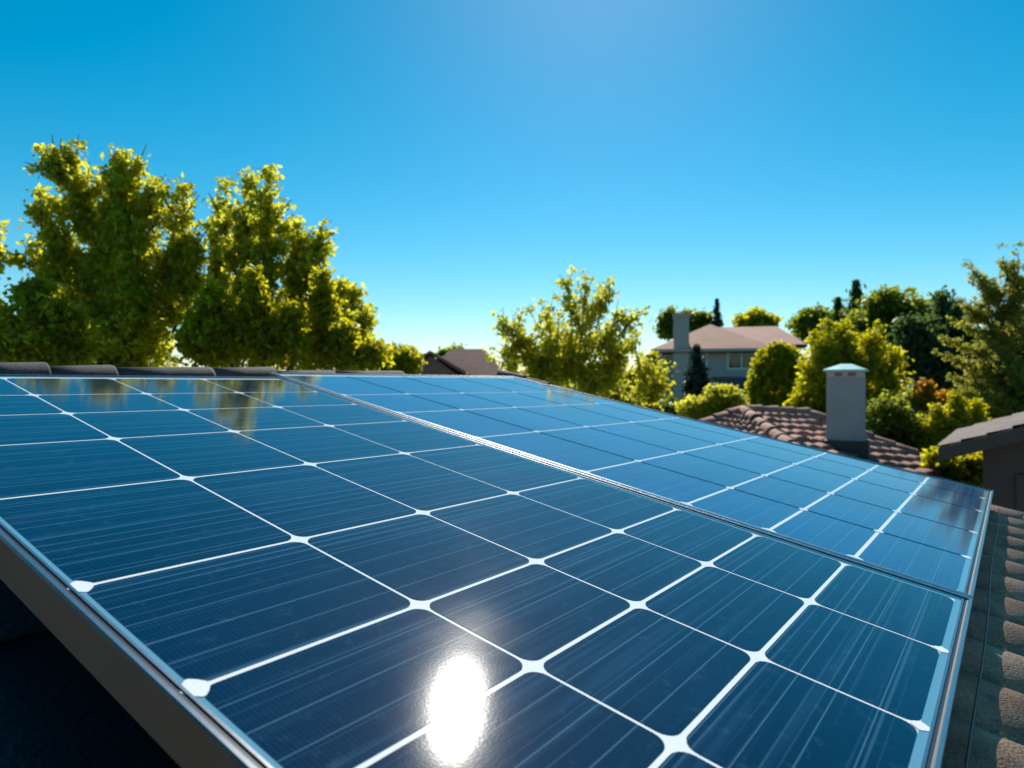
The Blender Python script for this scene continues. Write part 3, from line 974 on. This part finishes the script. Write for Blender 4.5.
# loose middle tree
tree('birch_tree', 'loose young tree with airy upright branches in the middle of the view', 'tree', 14.0, [
    ('p', 582, 345, 586, 266, 15, 5, 0), ('p', 575, 320, 566, 272, 12, 6, .2), ('p', 590, 320, 612, 278, 9, 4, .1), ('p', 560, 370, 541, 302, 14, 7, -.2), ('p', 540, 375, 508, 312, 17, 8, .1),
    ('p', 525, 345, 490, 310, 8, 4, .0), ('p', 600, 350, 628, 305, 15, 7, .2), ('p', 612, 345, 640, 308, 10, 5, -.1), ('p', 520, 375, 503, 345, 14, 9, .2),
    ('p', 560, 385, 575, 330, 26, 18, .4), ('p', 610, 390, 618, 340, 24, 14, .3), ('p', 640, 395, 652, 358, 16, 9, .0), ('p', 545, 380, 540, 350, 24, 16, .3), ('p', 590, 395, 600, 360, 24, 18, .0),
    ('p', 600, 320, 606, 285, 9, 4, -.2),
], L_YOUNG, leaf=.10, nleaf=14000, clump=.11, shoots=4, trunk=580, per=12, trunk_r=.11, surf=.7)
tree('birch_tree', 'leafy low tree with yellowing tips just right of the loose young tree', 'tree', 15.5, [
    ('p', 635, 395, 655, 352, 14, 8, 0), ('p', 648, 398, 664, 378, 10, 6, 0), ('p', 618, 398, 632, 372, 14, 10, 0)], L_LIME, leaf=.11, nleaf=4500, clump=.13, trunk=640, per=14, trunk_r=.07)
bush('dark green bush under the loose young tree by the far panel edge', 17.0, [('e', 600, 392, 60, 20)], L_GREEN, 9000, 600, leaf=.16, clump=.2)

# around the two-storey house
conifer('spruce_tree', 'narrow blue green spruce standing in front of the two storey house', 30.0, 697, 346, 420, 21, L_BLUE, 9000, .26)
bush('light green bushes at the foot of the blue green spruce', 24.0, [('e', 722, 402, 20, 16), ('e', 695, 410, 18, 12), ('p', 728, 410, 727, 388, 10, 5), ('p', 742, 410, 738, 396, 8, 5)], L_YOUNG, 7000, 715, leaf=.15, clump=.17, per=18)
bush('dark green hedge behind the far panel edge, left of the clay hip roof', 27.0, [('e', 660, 418, 40, 20), ('e', 720, 425, 40, 18)], L_DARK, 8000, 680, leaf=.2, clump=.25)
tree('round_tree', 'small round tree behind the tall house chimney', 'tree', 58.0, [('e', 670, 325, 9, 14), ('e', 700, 322, 13, 8), ('e', 686, 322, 9, 9)], L_GREEN, leaf=.45, nleaf=5000, clump=.5, trunk=685)
conifer('cypress_tree', 'thin dark cypress rising behind the roof peak of the two storey house', 55.0, 717, 299, 345, 9, L_BLUE, 4000, .3)
tree('round_tree', 'low round tree behind the right roof of the two storey house', 'tree', 60.0, [('e', 756, 322, 18, 9)], L_LIME, leaf=.45, nleaf=4000, clump=.45, trunk=755)
tree('round_tree', 'olive green tree between the house roofs and the tall dark conifer', 'tree', 56.0, [('e', 815, 325, 22, 14), ('e', 838, 326, 16, 12)], L_GREEN, leaf=.45, nleaf=6000, clump=.5, trunk=820)
# clipped shrub, lime tree
bush('dense clipped egg shaped shrub with lime edge right of the two storey house', 22.0, [('e', 779, 388, 29, 44)], L_LIME, 22000, 779, leaf=.12, clump=.10, per=16, surf=.25, ragged=.3)
tree('lime_tree', 'glowing lime yellow tree behind the grey chimney', 'tree', 19.0, [
    ('p', 845, 400, 850, 322, 30, 12, .3), ('p', 830, 380, 815, 330, 20, 9, 0), ('p', 870, 380, 880, 325, 20, 9, .2), ('p', 885, 400, 896, 350, 16, 8, 0), ('p', 820, 420, 815, 370, 22, 14, .3),
    ('p', 860, 440, 855, 380, 36, 26, .5), ('p', 895, 430, 892, 385, 16, 12, .3), ('p', 830, 360, 835, 318, 12, 6, .3)],
     L_LIME, leaf=.13, nleaf=26000, clump=.17, trunk=850, per=18)
# dark backing trees
conifer('spruce_tree', 'dark pointed spruce standing above the lime yellow tree', 50.0, 856, 281, 400, 30, L_DARK, 9000, .45, group='dark spruces in the right background')
conifer('spruce_tree', 'squat dark spruce just left of the pointed one above the lime yellow tree', 52.0, 838, 298, 400, 26, L_DARK, 7000, .45, group='dark spruces in the right background')
tree('broadleaf_tree', 'broad mid green tree behind the lime yellow tree, highest of the background crowns', 'tree', 40.0, [
    ('e', 890, 310, 27, 22), ('e', 872, 325, 20, 18), ('e', 915, 320, 26, 22), ('e', 905, 345, 40, 30), ('e', 865, 350, 30, 24)], L_GREEN, leaf=.34, nleaf=16000, clump=.42, trunk=895)
tree('broadleaf_tree', 'very dark tree behind the orange shrub', 'tree', 30.0, [
    ('e', 922, 350, 26, 34), ('e', 950, 325, 22, 24), ('e', 945, 365, 36, 34), ('e', 985, 370, 40, 40), ('p', 955, 330, 948, 290, 14, 6)], L_DARK, leaf=.28, nleaf=18000, clump=.32, trunk=930)
# right: tree with long upswept branches
fir = [('p', 1040, 470, 1050, 240, 14, 9, .4)]
for (x0, y0, x1, y1) in ((1016, 330, 1019, 232), (1005, 320, 990, 247), (1000, 310, 966, 262), (1010, 300, 1003, 252), (1020, 300, 1030, 236), (1008, 300, 975, 268),
                         (1010, 335, 955, 290), (1012, 345, 948, 318), (1010, 365, 934, 336), (1005, 372, 945, 352), (1010, 395, 948, 374), (1008, 405, 955, 392), (1018, 350, 985, 300), (1020, 420, 965, 412),
                         (1030, 330, 1045, 262), (1020, 375, 975, 335), (1025, 395, 985, 362), (1025, 425, 985, 398), (1015, 320, 958, 300), (1024, 440, 990, 425)):
    fir.append(('p', x0, y0, x1, y1, random.uniform(8, 10), 4.5, random.uniform(-.6, .6)))
fir += [('p', 1035, 420, 1035, 300, 34, 20, .9), ('p', 1010, 420, 1012, 340, 26, 16, .9)]
tree('fir_tree', 'tall tree with long upswept finger like branches at the right edge', 'tree', 19.0, fir, L_OLIVE, leaf=.12, nleaf=42000, clump=.115, trunk=1050, per=18, elong=.4, surf=.6, trunk_r=.18)
# shrubs at the right
bush('orange leaved shrub between the chimney and the right hand tree', 17.0, [('p', 922, 425, 926, 382, 16, 8, 0), ('p', 912, 430, 904, 400, 12, 7, 0), ('p', 938, 425, 944, 392, 11, 6, 0)], L_ORANGE, 9000, 922, leaf=.11, clump=.12, per=18)
bush('tall yellow green shrub below the right hand tree', 15.5, [('p', 958, 450, 955, 392, 18, 9, 0), ('p', 942, 450, 938, 402, 14, 8, 0), ('p', 975, 450, 978, 400, 16, 8, 0), ('p', 930, 470, 930, 425, 16, 9, 0)], L_LIME, 13000, 955, leaf=.10, clump=.11, per=18)
bush('low green shrub right behind the clay roof, under the orange shrub', 16.0, [('e', 905, 440, 26, 24), ('e', 935, 455, 30, 20), ('e', 890, 420, 20, 22)], L_GREEN, 9000, 905, leaf=.12, clump=.14, per=18)
bush('yellow green bush in front of the garage corner', 10.8, [('e', 955, 475, 20, 18), ('e', 975, 468, 14, 18), ('e', 940, 462, 14, 12)], L_LIME, 8000, 958, leaf=.085, clump=.09, per=18)
# far tree line beyond everything (reads as one mass)
fl_ = []
rs = np.random.default_rng(3)
xs = rs.uniform(-260, 260, 900)
cen = []
for x in xs:
    y = 150 + rs.uniform(-15, 25); h = rs.uniform(2.5, 6.0) + 1.6 * math.sin(x * .05)
    n = 60
    q = rs.normal(size=(n, 3)); q /= np.linalg.norm(q, axis=1, keepdims=True)
    c = np.array([x, y, h * .55]) + q * np.array([h * .55, h * .55, h * .5]) * rs.random(n)[:, None] ** .4
    cen.append(c)
cen = np.concatenate(cen)
o = leaf_mesh('tree_line', cen, rs.uniform(.8, 1.6, len(cen)), L_GREEN, None)
tag(o, 'far green line of trees on the horizon', 'trees', kind='stuff')
for (x, D, yt, m, lb) in ((444, 90, 348, L_GREEN, 'small far tree at the left end of the distant plum roof'), (456, 95, 346, L_GREEN, 'small far tree behind the front gable of the distant plum roof')):
    tree('round_tree', lb, 'tree', D, [('e', x, yt + 12, 6, 12)], m, leaf=.6, nleaf=1500, clump=.6, trunk=x)
